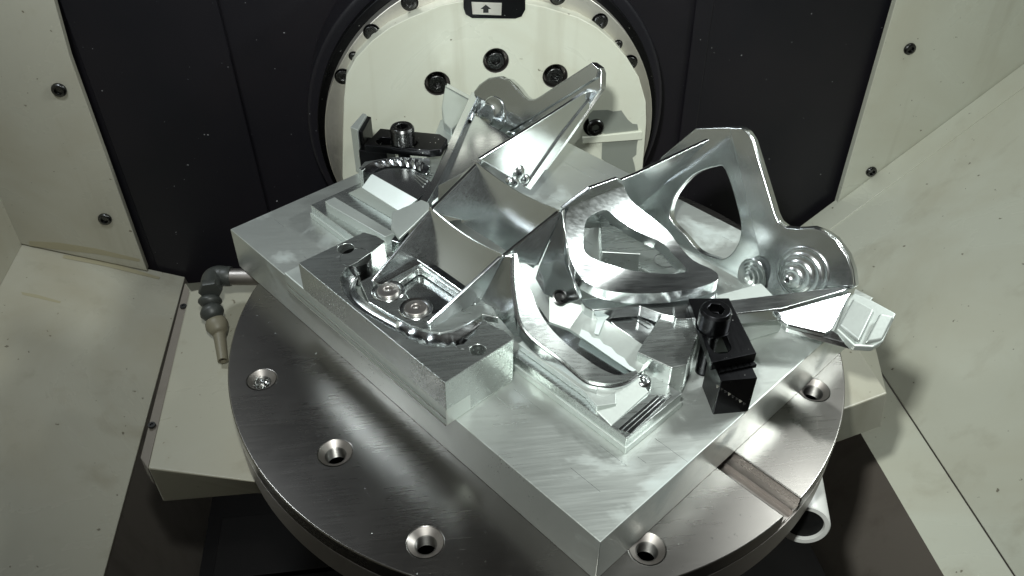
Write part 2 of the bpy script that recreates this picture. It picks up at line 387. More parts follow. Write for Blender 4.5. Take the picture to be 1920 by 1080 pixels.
# ================================================================== ROTARY TABLE
RT = 200.0; TT = 33.0
tb = node('rotary_table', 'round ground steel rotary table with tapped holes under the aluminium block', 'rotary table', (0, 0, -TT))
hol = [(-177, -31, 5.4), (-130, -95, 6.2), (-82, -160, 6.0), (31, -178, 6.0), (162, -81, 6.4)]
ang = math.radians(-54.6); d = Vector((math.cos(ang), math.sin(ang), 0)); pn = Vector((-d.y, d.x, 0)); hw = 8.2
a1 = math.asin(hw/RT)
outl = []
n_ = 220
for i in range(n_+1):
    t = ang+a1+(2*math.pi-2*a1)*i/n_; outl.append(Vector((RT*math.cos(t), RT*math.sin(t), 0)))
outl += [d*70-pn*hw, d*70+pn*hw]
bm = bmesh.new(); add_prism(bm, outl, (0, 0, -12), [circ((x, y, 0), r+3.3, 40) for x, y, r in hol])
disc = finish('table_top', bm, 'steel', tb, bevel=0.9, seg=2)
lathe('table_rim', [(60, -12.05), (RT, -12.05), (RT, -TT+1), (RT-1.5, -TT), (60, -TT)], 'steel_rim', tb, seg=200)
# slot floor with centre groove
bm = bmesh.new()
for lo, hi, z0 in ((-hw, -3.4, -7), (-3.4, 3.4, -10.5), (3.4, hw, -7)):
    add_prism(bm, [d*60+pn*lo+Vector((0, 0, z0)), d*199.4+pn*lo+Vector((0, 0, z0)), d*199.4+pn*hi+Vector((0, 0, z0)), d*60+pn*hi+Vector((0, 0, z0))], (0, 0, -12-z0+0.0))
finish('slot_floor', bm, 'steel_rim', tb)
for x, y, r in hol:
    prof = [(r+3.35, -0.02), (r, -2.6)]
    z = -2.6
    for k in range(6): prof += [(r-0.9, z-0.7), (r, z-1.4)]; z -= 1.4
    prof += [(r, -11.9), (0.02, -11.9)]
    lathe('countersink', [(r+3.36, -0.01), (r-0.05, -2.62)], 'steel_rim', tb, (x, y, 0), (0, 0, 1), 40)
    lathe('tapped_hole', prof[1:], 'thread', tb, (x, y, 0), (0, 0, 1), 36, ang=70)
    lathe('hole_bottom', [(r-0.3, 0), (0.02, 0.0)], 'hole', tb, (x, y, -11.0), (0, 0, 1), 24)
# swarf in the left-hand tapped hole
bm = bmesh.new()
for k in range(60):
    a_ = random.random()*6.28; rr = 5*math.sqrt(random.random()); c = Vector((-177+rr*math.cos(a_), -31+rr*math.sin(a_), -1.5-3*random.random()))
    q = [c+Vector((random.uniform(-1.2, 1.2), random.uniform(-1.2, 1.2), random.uniform(-.8, .8))) for _ in range(4)]
    vs = [bm.verts.new(p) for p in q]; bm.faces.new(vs[:3]); bm.faces.new((vs[0], vs[2], vs[3])); bm.faces.new((vs[0], vs[1], vs[3])); bm.faces.new((vs[1], vs[2], vs[3]))
finish('swarf', bm, 'alu', tb, smooth=False, kind='stuff')

# round pull knob at the lower right of the table
kn = node('round_cap', 'pale round end cap with dark recess at the lower right edge of the table', 'end cap', (146, -140, -60))
kax = Vector((-0.28, -0.80, 0.16)).normalized(); kc = Wz(1508, 985, -48)
lathe('sleeve', [(15.0, -46), (15.0, -1), (14.2, 0), (11.6, 0), (11.3, -0.8), (11.3, -3)], 'white_ring', kn, kc, kax, 48, ang=40)
lathe('recess', [(11.4, -2.6), (0.02, -2.6)], 'hole', kn, kc, kax, 40)

# coolant nozzle at the left
nz = node('coolant_nozzle', 'jointed coolant nozzle with grey elbow and tan tip left of the table', 'coolant nozzle', (-240, 110, -60))
def ball_chain(name, pts, rad, mt):
    pts = [Vector(p) for p in pts]
    for a, b in zip(pts, pts[1:]):
        ax = b-a; L = ax.length; r = rad
        lathe(name, [(r*0.55, 0), (r*0.8, L*0.08), (r, L*0.35), (r*1.02, L*0.55), (r*0.8, L*0.85), (r*0.62, L*1.02)], mt, nz, a, ax, 28, ang=60)
def NZ(px, py, z=-8): return Wz(px, py, z)
lathe('pipe', [(6.2, 0), (6.2, 40)], 'steel_rim', nz, NZ(425, 519), NZ(480, 519)-NZ(425, 519), 24)
lathe('pipe_collar', [(7.2, 0), (7.5, 1), (7.5, 6), (7.0, 7)], 'hose_dark', nz, NZ(416, 518), NZ(480, 519)-NZ(425, 519), 24)
p_el = [NZ(424, 518), NZ(408, 517), NZ(398, 524), NZ(395, 545)]
rows = []
pp = bez(p_el, 6)
for i, p in enumerate(pp):
    t = (pp[min(i+1, len(pp)-1)]-pp[max(i-1, 0)]).normalized(); s_ = t.cross(Vector((0, 0, 1))).normalized(); u_ = s_.cross(t)
    rows.append([p+s_*(7.4*math.cos(2*math.pi*j/24))+u_*(7.4*math.sin(2*math.pi*j/24)) for j in range(24)])
grid('elbow', rows, 'hose_dark', nz, closed=True)
lathe('elbow_nut', [(7.8, 0), (8.4, 1), (8.4, 5), (7.8, 6)], 'hose_dark', nz, NZ(395, 538), NZ(394, 560)-NZ(395, 538), 6)
ball_chain('joint', [NZ(394, 556, -14), NZ(394, 575, -18), NZ(402, 598, -22)], 8.2, 'hose_dark')
ball_chain('nozzle_joint', [NZ(402, 596, -24), NZ(412, 625, -28)], 7.8, 'hose_tan')
lathe('nozzle_tip', [(6.5, 0), (4.2, 6), (3.6, 27), (2.6, 27), (2.4, 24)], 'hose_tan', nz, NZ(410, 618, -28), NZ(420, 690, -36)-NZ(410, 618, -28), 20)

# ================================================================== ALUMINIUM BLOCK (billet plate with standing stock)
bl = node('aluminium_block', 'thick square aluminium block with stepped stock left standing on the table', 'metal block', W(0, 131, 0))
def PL(pts): return [WV(p) for p in pts]
UL, VL = 173.3, 262.6
prism('base_plate', PL([(-UL, 0, H), (UL, 0, H), (UL, VL, H), (-UL, VL, H)]), (0, 0, -H+0.05), 'plate', bl, bevel=0.5)
# shallow milled step along the front edge and front face
bm = bmesh.new()
add_prism(bm, PL([(-UL+3, -1.0, 20), (UL-173, -1.0, 20), (UL-173, -1.0, 8), (-UL+3, -1.0, 8)]), E2*0.8)
bm.free()
# raised front stock, C shaped round the bracket foot
oz = 66
front = [(-68, -6, oz), (68.5, -6, oz), Lz(963, 636, oz), Lz(946, 619, oz), Lz(926, 612, oz), Lz(905, 597, oz), Lz(893, 622, oz), Lz(868, 645, oz), Lz(832, 651, oz), Lz(790, 645, oz), Lz(752, 626, oz), Lz(700, 597, oz), Lz(664, 573, oz), Lz(643, 548, oz), Lz(637, 522, oz), Lz(648, 502, oz), Lz(668, 492, oz), Lz(700, 470, oz), Lz(722, 452, oz), Lz(706, 442, oz), Lz(682, 435, oz)]
hs = [circ(WV(Lz(648, 466, oz)), 5.2, 24), circ(WV(Lz(896, 656, oz)), 4.4, 24)]
fs = prism('front_stock', PL(front), (0, 0, -31.5), 'alu_satin', bl, holes=hs, bevel=0.35)
fs.data.materials.append(M['alu_side'])
for p, r in (((648, 466), 5.2), ((896, 656), 4.4)):
    lathe('bolt_hole', [(r+0.02, -0.5), (r, -16), (0.02, -17)], 'bolt', bl, WV(Lz(*p, oz)), (0, 0, 1), 24)
prism('front_stock_foot', PL([(-90, -6.2, 46), (68.7, -6.2, 46), (68.7, 42.5, 46), (-90, 42.5, 46)]), (0, 0, -12.9), 'alu_side', bl, bevel=0.8)
# relief lines along the front face
for z in (33.4, 39):
    prism('step_line', PL([(-88, -6.9, z+0.5), (68.4, -6.9, z+0.5), (68.4, -6.9, z-0.6), (-88, -6.9, z-0.6)]), E2*0.6, 'alu', bl, bevel=0.3)
# smooth channel between the stock and the foot
def loft(name, A, B, sag, mt, parent, n=6, rip=0.0, nrip=0, thick=0.6, rng=(0, 1)):
    k = max(len(A), len(B)); m_ = 90
    def res(P):
        P = bez([WV(p) for p in P], 12); d_ = [0]
        for a, b in zip(P, P[1:]): d_.append(d_[-1]+(b-a).length)
        outp = []; j = 0
        for i in range(m_):
            t = d_[-1]*i/(m_-1)
            while j < len(P)-2 and d_[j+1] < t: j += 1
            f = (t-d_[j])/max(1e-6, d_[j+1]-d_[j]); outp.append(P[j].lerp(P[j+1], f))
        return outp
    a, b = res(A), res(B); rows = []
    for r in range(n+1):
        t = r/n; row = []
        for i in range(m_):
            p = a[i].lerp(b[i], t); s_ = math.sin(math.pi*t)
            dz = -sag*s_
            q = i/(m_-1)
            if rip and rng[0] < q < rng[1]: dz += rip*s_*abs(math.sin(math.pi*nrip*(q-rng[0])/(rng[1]-rng[0])))
            row.append(p+Vector((0, 0, dz)))
        rows.append(row)
    return grid(name, rows, mt, parent, ang=50)
outer = [Lz(660, 495, oz-.2), Lz(640, 515, oz-.2), Lz(641, 548, oz-.2), Lz(664, 573, oz-.2), Lz(700, 597, oz-.2), Lz(752, 626, oz-.2), Lz(790, 645, oz-.2), Lz(832, 651, oz-.2), Lz(868, 645, oz-.2), Lz(893, 622, oz-.2), Lz(907, 597, oz-.2)]
inner = [Lz(695, 500, 62), Lz(672, 520, 60), Lz(668, 545, 60), Lz(692, 568, 60), Lz(730, 590, 60), Lz(768, 610, 60), Lz(797, 619, 60), Lz(824, 626, 60), Lz(850, 620, 60), Lz(880, 605, 60), Lz(903, 590, 60)]
loft('channel', outer, inner, 5.5, 'alu', bl, 8, 1.7, 22, rng=(0.52, 0.80))
lathe('drilled_pocket', [(9.5, 0.3), (9.3, -1), (9.0, -14), (0.02, -16)], 'bolt', bl, WV(Lz(667, 483, oz)), (0, 0, 1), 32)
lathe('drilled_pocket', [(4.0, 0.2), (3.8, -8), (0.02, -9)], 'bolt', bl, WV(Lz(868, 645, oz)), (0, 0, 1), 24)

def BX(name, u0, u1, v0, v1, z0, z1, mt, bevel=0.4, parent=None):
    return prism(name, PL([(u0, v0, z1), (u1, v0, z1), (u1, v1, z1), (u0, v1, z1)]), (0, 0, z0-z1), mt, parent or bl, bevel=bevel)
for s in (-1, 1):
    def X(pts): return PL([(s*p[0], p[1], p[2]) for p in pts])
    # side pads, two levels
    prism('side_pad', X([(60, 50, 44), (146, 50, 44), (146, 96, 44), (60, 96, 44)]), (0, 0, -10.9), 'alu_satin', bl, bevel=0.5)
    prism('pad_step', X([(60, 49, 37.5), (147, 49, 37.5), (147, 97, 37.5), (60, 97, 37.5)]), (0, 0, -4.4), 'alu_side', bl, bevel=0.5)
    if s > 0: prism('pad_block', X([(60, 55, 48.5), (112, 55, 48.5), (123, 52, 48.5), (128, 62, 47), (119, 72, 48.5), (60, 72, 48.5)]), (0, 0, -4.4), 'alu_side', bl, bevel=0.5)
    if s < 0: continue
    wd = [Lz(1120, 717, 51), Lz(1195, 702, 51), Lz(1217, 735, 45.5), Lz(1146, 799, 44.3), Lz(1114, 768, 44.3)]
    prism('wedge', X(wd), (0, 0, -8), 'alu_side', bl, bevel=0.8)
    for k_ in range(3):
        q0 = Lz(1158+9*k_, 806+2*k_, 44.2); q1 = Lz(1232+11*k_, 742-2*k_, 44.2)
        prism('milled_strip', X([q0, q1, (q1[0]+2.2, q1[1], q1[2]), (q0[0]+2.2, q0[1], q0[2])]), (0, 0, 1.0-0.3*k_), 'alu', bl, bevel=0.4)
    # stub beside the clamp with cut corner
    prism('corner_stub', X([(116, 92, 57), (137, 96, 57), (141, 104, 57), (126, 138, 57), (104, 132, 57)]), (0, 0, -23.9), 'alu_satin', bl, bevel=0.6)
    prism('rear_pedestal', X([(118, 146, 52), (142, 170, 52), (150, 190, 52), (126, 200, 52), (110, 160, 52)]), (0, 0, -18.9), 'alu_side', bl, bevel=0.8)
# milled pocket on the left-hand side
prism('pocket_rib', PL([Lz(*p, 51) for p in ((609, 377), (627, 369), (740, 436), (722, 444), (616, 384))]), (0, 0, -17.9), 'alu_side', bl, bevel=0.5)
prism('pocket_floor', PL([Lz(*p, 45) for p in ((622, 376), (657, 361), (742, 412), (730, 436))]), (0, 0, -11.9), 'alu_satin', bl, bevel=0)
grid('pocket_wall', [[WV(Lz(655, 362, 45)), WV(Lz(745, 414, 45))], [WV(Lz(678, 351, 53)), WV(Lz(752, 398, 53))]], 'alu_side', bl, thick=1)
grid('pocket_slope', [[WV(Lz(678, 352, 52.8)), WV(Lz(752, 399, 52.8))], [WV(Lz(697, 326, 60)), WV(Lz(782, 374, 60))]], 'alu_side', bl, thick=1)
pt = prism('plateau', PL([Lz(*p, 60) for p in ((697, 326), (722, 316), (775, 316), (815, 345), (782, 374))]), (0, 0, -26.8), 'alu', bl, bevel=0.5)
for k in range(6):
    a_ = Lz(762+5*k, 319+1.5*k, 60.1); b_ = Lz(792+4*k, 350-5*k, 60.1)
    prism('tool_mark', PL([a_, b_, (b_[0]+0.7, b_[1]+0.7, 60.1), (a_[0]+0.7, a_[1]+0.7, 60.1)]), (0, 0, 0.5), 'alu', pt)
loft('milled_fan', [Lz(676, 318, 62), Lz(700, 303, 63), Lz(740, 296, 63), Lz(780, 298, 63), Lz(805, 312, 62)], [Lz(696, 327, 60.2), Lz(715, 315, 60.2), (Lz(745, 311, 60.2)), Lz(775, 315, 60.2), Lz(800, 327, 60.2)], 0.5, 'alu', bl, 6, 1.5, 7, rng=(0.2, 0.9))
prism('fan_shelf', PL([Lz(*p, 61.8) for p in ((672, 316), (684, 303), (740, 294), (806, 296), (806, 312), (780, 299), (740, 297), (700, 304), (680, 320))]), (0, 0, -28), 'alu_satin', bl, bevel=0.4)
# stock seen through the window of the right-hand side arm
ib_ = prism('window_stock', PL([Lz(*p, 56) for p in ((1126, 400), (1143, 392), (1200, 430), (1262, 462), (1300, 505), (1235, 520), (1196, 500), (1200, 476), (1128, 472))]), (0, 0, -22.8), 'alu_satin', bl, bevel=0.6)
lathe('drilled_pocket', [(6.8, 0.3), (6.5, -0.3), (6.3, -3), (0.02, -3)], 'bolt', bl, WV(Lz(1246, 488, 56.2)), (0, 0, 1), 32)
lathe('drilled_hole', [(2.6, 0.3), (2.4, -1), (0.02, -1)], 'bolt', bl, WV(Lz(1150, 418, 56.2)), (0, 0, 1), 24)
# upright stock at the rear left
prism('rear_stub', PL([Lz(826, 224, 54), Lz(872, 224, 54), Lz(835, 300, 54), Lz(795, 350, 54), Lz(780, 345, 54)]), (0, 0, -20.9), 'alu_side', bl, bevel=0.6)
# plateau behind the right-hand bath with milling lines
for s in (1,):
    P = [Lz(1112, 574, 50), Lz(1205, 562, 50), Lz(1240, 590, 50), Lz(1238, 632, 50), Lz(1220, 660, 50), Lz(1152, 612, 50)]
    pt = prism('plateau', PL([(s*p[0], p[1], p[2]) for p in P]), (0, 0, -16.9), 'alu', bl, bevel=1.2)
    for k in range(7):
        a_ = Lz(1150+9*k, 572, 50.1); b_ = Lz(1215+5*k, 616-6.5*k, 50.1)
        if s > 0: prism('tool_mark', PL([(s*a_[0], a_[1], 50.12), (s*b_[0], b_[1], 50.12), (s*b_[0]+s*0.7, b_[1]+0.7, 50.12), (s*a_[0]+s*0.7, a_[1]+0.7, 50.12)]), (0, 0, 0.5), 'alu', pt)

# ================================================================== MACHINED BRACKET
bk = node('machined_bracket', 'shiny machined aluminium bracket with two lug arms and ribbed pockets on the block', 'bracket', W(0, 120, H))
def piece(name, pts, off, mt='alu', holes=(), both=True, bevel=0.7, **kw):
    """part given on the right-hand side, mirrored about the block's centre line"""
    r = []
    for s in ((1, -1) if both else (1,)):
        f = lambda L: [W(s*p[0], p[1], p[2]) for p in L]
        o_ = E1*(s*off[0])+E2*off[1]+Vector((0, 0, off[2]))
        r.append(prism(name, f(pts), o_, mt, bk, holes=[f(h) for h in holes], bevel=bevel, **kw))
    return r
def sheet(name, rows, mt='alu', thick=2.0, both=True, off=1, **kw):
    for s in ((1, -1) if both else (1,)):
        grid(name, [[W(s*p[0], p[1], p[2]) for p in r] for r in rows], mt, bk, thick=thick, off=off*s, **kw)
def tup(L): return [tuple(p) for p in L]

# ears: upright plates at the back carrying lug and arm
VE = 225.0
ear = [Lt(*p) for p in ((1305, 240), (1366, 238), (1390, 238), (1403, 247), (1413, 262), (1440, 350), (1455, 400), (1462, 415), (1475, 425), (1495, 427), (1525, 425), (1548, 433), (1568, 447), (1590, 477), (1600, 505), (1604, 536), (1560, 575), (1470, 585), (1390, 560), (1330, 545), (1230, 470), (1200, 420), (1198, 380), (1212, 335), (1240, 294))]
eh = cbez([Lt(*p) for p in ((1340, 313), (1360, 320), (1385, 400), (1388, 440), (1376, 470), (1357, 485), (1338, 482), (1310, 470), (1285, 442), (1258, 412), (1259, 385), (1270, 360), (1300, 328))], 4)
prism('ear_plate', PL(ear), EN*6, 'alu', bk, holes=[PL(eh)], bevel=0.9)
arm = [Lt(*p, -2.2) for p in ((1367, 240), (1390, 239.5), (1402, 249), (1411, 263), (1438, 351), (1453, 401), (1460, 417), (1474, 427), (1495, 429), (1525, 427), (1547, 435), (1566, 449), (1587, 479), (1597, 507), (1600, 536), (1440, 545), (1436, 515), (1425, 485))]
prism('arm_flange', PL(arm), EN*2.15, 'alu', bk, bevel=0.6)
earL = [Lt(*p) for p in ((1110, 116), (1124, 126), (1128, 137), (1127, 165), (1060, 262), (1010, 330), (905, 330), (850, 300), (868, 215), (884, 182), (888, 172), (898, 158), (915, 146), (935, 143), (955, 149), (970, 163), (983, 180), (992, 186), (1003, 185), (1012, 180))]
prism('ear_plate', PL(earL), EN*6, 'alu', bk, bevel=0.9)
armL = [Lt(*p, -2.2) for p in ((1110, 118), (1122, 128), (1118, 146), (1040, 194), (955, 246), (925, 262), (898, 230), (886, 184), (890, 173), (899, 160), (915, 148), (935, 145), (954, 151), (968, 165), (982, 182), (992, 188), (1004, 187), (1013, 182))]
prism('arm_flange', PL(armL), EN*2.15, 'alu', bk, bevel=0.6)
# stepped, eccentric turned boss on the lug
EZ = EN.cross(E1).normalized()
if EZ.z < 0: EZ = -EZ
for s in (1, -1):
    ca = Vector(Lt(1505, 512, -2)) if s > 0 else Vector(Lt(926, 214, -2)); cb = Vector(Lt(1481, 524, -2)) if s > 0 else Vector(Lt(902, 214, -2)); rows = []; n_ = 56; RX = 17.5 if s > 0 else 14.5
    steps = 5 if s > 0 else 3
    for k in range(steps):
        t = k/(steps-1); r_ = RX*(1-t)+3.4*t; c_ = ca.lerp(cb, t**1.3); h_ = 0.8*k
        for dr, dh in ((0, 0), (-0.8, 0.5), (-1.4, 0.9), (-2.1, 0.7)):
            rows.append([W(*c_)+E1*((r_+dr)*math.cos(2*math.pi*i/n_))+EZ*((r_+dr)*math.sin(2*math.pi*i/n_))-EN*(h_+dh) for i in range(n_)])
    h_ = 0.8*(steps-1)+0.7
    rows.append([W(*cb)+E1*(2.0*math.cos(2*math.pi*i/n_))+EZ*(2.0*math.sin(2*math.pi*i/n_))-EN*(h_-3) for i in range(n_)])
    grid('lug_boss', rows, 'alu', bk, closed=True, ang=120)
    lathe('lug_hole', [(2.2, 0), (0.02, 0)], 'hole', bk, W(*cb)-EN*(h_-2.6), -EN, 24)
    rows = []
    for k in range(4):
        r_ = 13-2.9*k
        for dr, dh in ((0, 0), (-0.7, 0.8), (-1.7, 0.7)):
            rows.append([W(s*(112-(k*0.6)+(r_+dr)*0.8*math.cos(2*math.pi*i/n_)), 214.5-0.8*k-dh, 40+(r_+dr)*1.1*math.sin(2*math.pi*i/n_)) for i in range(n_)])
    rows.append([W(s*109, 210.5, 40)]*n_)
    grid('web_boss', rows, 'alu', bk, closed=True, ang=120)
# blades running from the arm tips to the centre web
def hitloc(px, py, tri):
    a, b, c = [W(*t) for t in tri]; return hit(px, py, a, (b-a).cross(c-a).normalized())
triR = ((53, 229, 107), (37, 111, 103), (14, 222, 44)); triL = ((-53, 229, 107), (-37, 111, 103), (-48, 172, 50))
prism('blade_web', [hitloc(*p, triR) for p in ((1056, 392), (1110, 352), (1160, 334), (1167, 338), (1196, 326), (1332, 262), (1270, 320), (1205, 390), (1150, 425), (1080, 430))], E1*-3, 'alu', bk, bevel=0.8)
prism('blade_web', [hitloc(*p, triL) for p in ((899, 299), (960, 261), (1030, 217), (1100, 172), (1114, 172), (1055, 255), (984, 348), (955, 332), (925, 314))], E1*-3, 'alu', bk, bevel=0.8)
prism('blade_rim', [hitloc(*p, triL)+E1*1.5 for p in ((1100, 171), (1118, 166), (1126, 168), (1060, 262), (992, 356), (982, 350), (1048, 255), (1112, 175))], E1*-5, 'alu', bk, bevel=0.9)
for px, py, r_ in ((972, 322, 5.5), (984, 335, 4), (963, 340, 5)):
    p = hitloc(px, py, triL); lathe('corner_fillet', [(r_, -3), (r_, 0), (r_*0.8, 1.6), (r_*0.4, 2.4), (0.02, 2.6)], 'alu', bk, p, E1+Vector((0, 0, 0.4)), 24, ang=60)
# centre: two walls with dished top edges and four gussets
def wall(name, n1, k1, sag, th=3.0):
    N_, K_ = n1, k1; top = []; m_ = 14
    for i in range(m_+1):
        t = i/m_; u = N_[0]*(2*t-1); top.append((u, N_[1], N_[2]-sag*math.sin(math.pi*t)))
    rows = []
    for r in range(7):
        f = r/6; g = f+0.0; row = []
        for i in range(m_+1):
            t = i/m_; a = top[i]; b = (K_[0]*(2*t-1), K_[1], K_[2])
            cv = -6.0*math.sin(math.pi*f)*0.5                 # hollow fillet towards the foot
            row.append(W(a[0]+(b[0]-a[0])*f, a[1]+(b[1]-a[1])*f-cv*0.0+0.6*math.sin(math.pi*f), a[2]+(b[2]-a[2])*f))
        rows.append(row)
    return grid(name, rows, 'alu', bk, thick=th, off=1)
N1 = (32.6, 69.6, 89.3); K1 = (29, 54, 61); N2 = (37, 111, 102.8); K2 = (33, 95, 66)
wall('cross_web', N1, K1, 3.6, 1.5); wall('cross_web', N2, K2, 4.2, 1.5)
# gusset plates
def gusset(F_, N_, K_):
    piece('gusset', [F_, N_, (N_[0]-0.3, N_[1]+2, N_[2]-3), (K_[0], K_[1]+3, K_[2]), (F_[0], F_[1]+3, F_[2]-4)], (-2.4, 0, 0), 'alu', bevel=0.9, seg=3)
gusset((27, 17, 64.5), N1, K1)
gusset((33, 68, 88.5), N2, K2)
# foot plate with window
fz = 61.0
foot = [(-27, 17, fz), Lz(690, 566, fz), Lz(730, 590, fz), Lz(768, 610, fz), Lz(797, 619, fz), Lz(824, 625, fz), Lz(850, 619, fz), Lz(880, 605, fz), Lz(905, 589, fz), Lz(935, 596, fz), (34, 58, fz), (-34, 58, fz)]
foot[0] = Lz(674, 528, fz)
win = [Lz(*p, fz) for p in ((746, 532), (783, 504), (792, 505), (868, 556), (846, 580), (812, 588), (770, 560))]
prism('foot_plate', PL(foot), (0, 0, -5), 'alu_satin', bk, holes=[PL(win)], bevel=0.8)
prism('window_floor', PL([Lz(725, 535, 55.4), Lz(790, 490, 55.4), Lz(900, 560, 55.4), Lz(840, 620, 55.4)]), (0, 0, -2), 'alu', bk)
prism('window_slit', PL([Lz(782, 506, 55.5), Lz(796, 502, 55.5), Lz(878, 556, 55.5), Lz(862, 563, 55.5)]), (0, 0, 0.4), 'hole', bk)
# raised ledge along the foot of the first web
piece('ledge', [(29, 50, 63.5), (-29, 50, 63.5), (-29, 57, 65), (29, 57, 65)], (0, 0, -4), 'alu', both=False, bevel=1.2)
piece('ledge', [(27, 18, 63.5), (27, 55, 63.8), (21, 55, 63.0), (21, 20, 62.6)], (0, 0, -3), 'alu', bevel=1.0)
# recessed screws in the foot
for p in ((728, 546), (780, 579)):
    at = WV(Lz(*p, fz))
    lathe('screw_seat', [(9.9, 0.12), (9.4, 0.6), (8.2, 0.3), (7.0, -0.3), (6.8, 0.05)], 'alu', bk, at, (0, 0, 1), 40)
    lathe('foot_screw', [(6.6, -0.2), (6.6, 0.9), (6.2, 1.4), (2.9, 1.6), (2.5, 1.1), (1.5, 1.0), (1.3, -0.8), (0.02, -0.8)], 'steel_rim', bk, at, (0, 0, 1), 36)

# rear side arms: curved skirts with a window, falling away from the centre ridge
def FA(u): return 69.5+33*max(0, (104-u)/67)**2.7
oa = [(1063, 397), (1085, 372), (1110, 355), (1140, 343), (1165, 338), (1172, 356), (1184, 376), (1215, 403), (1250, 430), (1275, 462), (1300, 488), (1335, 505), (1347, 516), (1344, 526), (1320, 536), (1290, 543), (1240, 549), (1190, 550), (1140, 545), (1105, 533), (1085, 515), (1070, 485), (1061, 440)]
ia = [(1100, 412), (1118, 399), (1137, 394), (1155, 408), (1185, 428), (1215, 443), (1243, 456), (1265, 480), (1286, 502), (1284, 510), (1262, 513), (1225, 512), (1180, 506), (1135, 493), (1098, 475), (1094, 445)]
oa3 = [Lf(*p, FA) for p in oa]; ia3 = [Lf(*p, FA) for p in ia]
def curved_plate(name, outl, holes, F, thick, mt='alu', step=4):
    """flat triangulation in plan, refined and lifted on to the curved surface z=F(u)"""
    for s in (1,):
        bm = bmesh.new(); es = []
        loops = [outl]+holes
        for L in loops:
            P = cbez([Vector((p[0], p[1], 0)) for p in L], 3)
            vs = [bm.verts.new(p) for p in P]
            es += [bm.edges.new((vs[i], vs[(i+1) % len(vs)])) for i in range(len(vs))]
        bmesh.ops.triangle_fill(bm, use_beauty=True, use_dissolve=False, edges=es)
        us = [v.co.x for v in bm.verts]; u = min(us)+step
        while u < max(us):
            g = bm.verts[:]+bm.edges[:]+bm.faces[:]
            bmesh.ops.bisect_plane(bm, geom=g, plane_co=(u, 0, 0), plane_no=(1, 0, 0)); u += step
        for v in bm.verts:
            x = v.co.x if s > 0 else max(v.co.x, 41+(v.co.y-111)*0.16)
            v.co = W(s*x, v.co.y, F(v.co.x)-(0 if s > 0 else 1.5))
        o = finish(name, bm, mt, bk, ang=60)
        # the sheet faces up: thickness is added underneath
        if o.data.polygons[0].normal.z < 0: o.data.flip_normals()
        md = o.modifiers.new('solid', 'SOLIDIFY'); md.thickness = thick*S; md.offset = -1
        b_ = o.modifiers.new('bevel', 'BEVEL'); b_.width = 0.7*S; b_.segments = 2; b_.limit_method = 'ANGLE'; b_.angle_limit = math.radians(50); b_.harden_normals = True
curved_plate('side_arm', oa3, [ia3], FA, 8.0)
# rear arm: front face hanging under the ridge
def LL(px, py, z): return Lz(px, py, z)
piece('arm_web', [(37, 111.5, 102), (34, 97, 66), Lz(1003, 522, 66), Lz(1020, 552, 60), Lz(1060, 570, 58), Lz(1087, 562, 58), Lf(1066, 500, FA), Lf(1060, 440, FA)], (-1, 3.5, 0), 'alu', bevel=0.8)
lathe('drilled_hole', [(4.6, 0.2), (3.6, 0.5), (3.2, -3), (0.02, -3)], 'bolt', bk, WV(Lz(1050, 557, 62)), (0.1, -0.6, 0.8), 24)

# front side wings: narrow curved band sweeping down round the bath
def FB(u): return 51.5+37.5*max(0, (118-u)/85)**2.0
ob = [(962, 477), (962, 515), (965, 550), (975, 602), (998, 634), (1048, 672), (1094, 711), (1118, 720), (1145, 723), (1172, 717), (1195, 703)]
ib = [(968, 477), (978, 520), (994, 546), (1006, 580), (1022, 608), (1056, 640), (1090, 664), (1118, 706), (1145, 712), (1168, 707), (1186, 694)]
ib = [(967, 477), (976, 512), (994, 548), (1007, 582), (1030, 617), (1062, 649), (1100, 678), (1130, 697), (1157, 707), (1180, 702), (1192, 698)]
ob3 = bez([Lf(*p, FB) for p in ob], 5); ib3 = bez([Lf(*p, FB) for p in ib], 5)
ub = [tuple(p) for p in ob3]; vb = [tuple(p) for p in ib3]
sheet('wing_band', [ub, vb], 'alu_satin', 1.6, both=False)
def tube(name, path, r, mt, parent, n=8):
    path = [Vector(p) for p in path]; rows = []
    for i, p in enumerate(path):
        t = (path[min(i+1, len(path)-1)]-path[max(i-1, 0)]).normalized(); a = t.cross(Vector((0, 0, 1))).normalized(); b = a.cross(t)
        rows.append([p+a*(r*math.cos(2*math.pi*j/n))+b*(r*math.sin(2*math.pi*j/n)) for j in range(n)])
    return grid(name, rows, mt, parent, closed=True, ang=80)
for s in (1,):
    tube('wing_rim', [W(s*p[0], p[1], p[2]+0.1) for p in ub], 0.5, 'alu', bk)
    tube('inner_rim', [W(s*p[0], p[1], p[2]) for p in vb[8:]], 0.4, 'alu', bk)
sheet('wing_skirt', [ub, [(p[0]-1, p[1]+1.5, max(46, p[2]-9)) for p in ub]], 'alu', 1.5, both=False)
prism('wing_skin', PL([Lz(804, 380, 87), Lz(790, 374, 84), Lz(735, 398, 76), Lz(733, 428, 75), Lz(748, 447, 77), Lz(775, 422, 82), Lz(806, 391, 88)]), (0, 0, -2), 'alu_side', bk, bevel=0.5)
# front arm face between gusset and band
piece('wing_web', [(32.8, 69.6, 88.6), (29, 55, 62), Lz(935, 596, 57), Lz(965, 632, 48), Lz(1000, 632, 48), Lf(975, 575, FB), Lf(966, 520, FB), Lf(962, 480, FB)], (-1, 3, 0), 'alu', bevel=0.6)
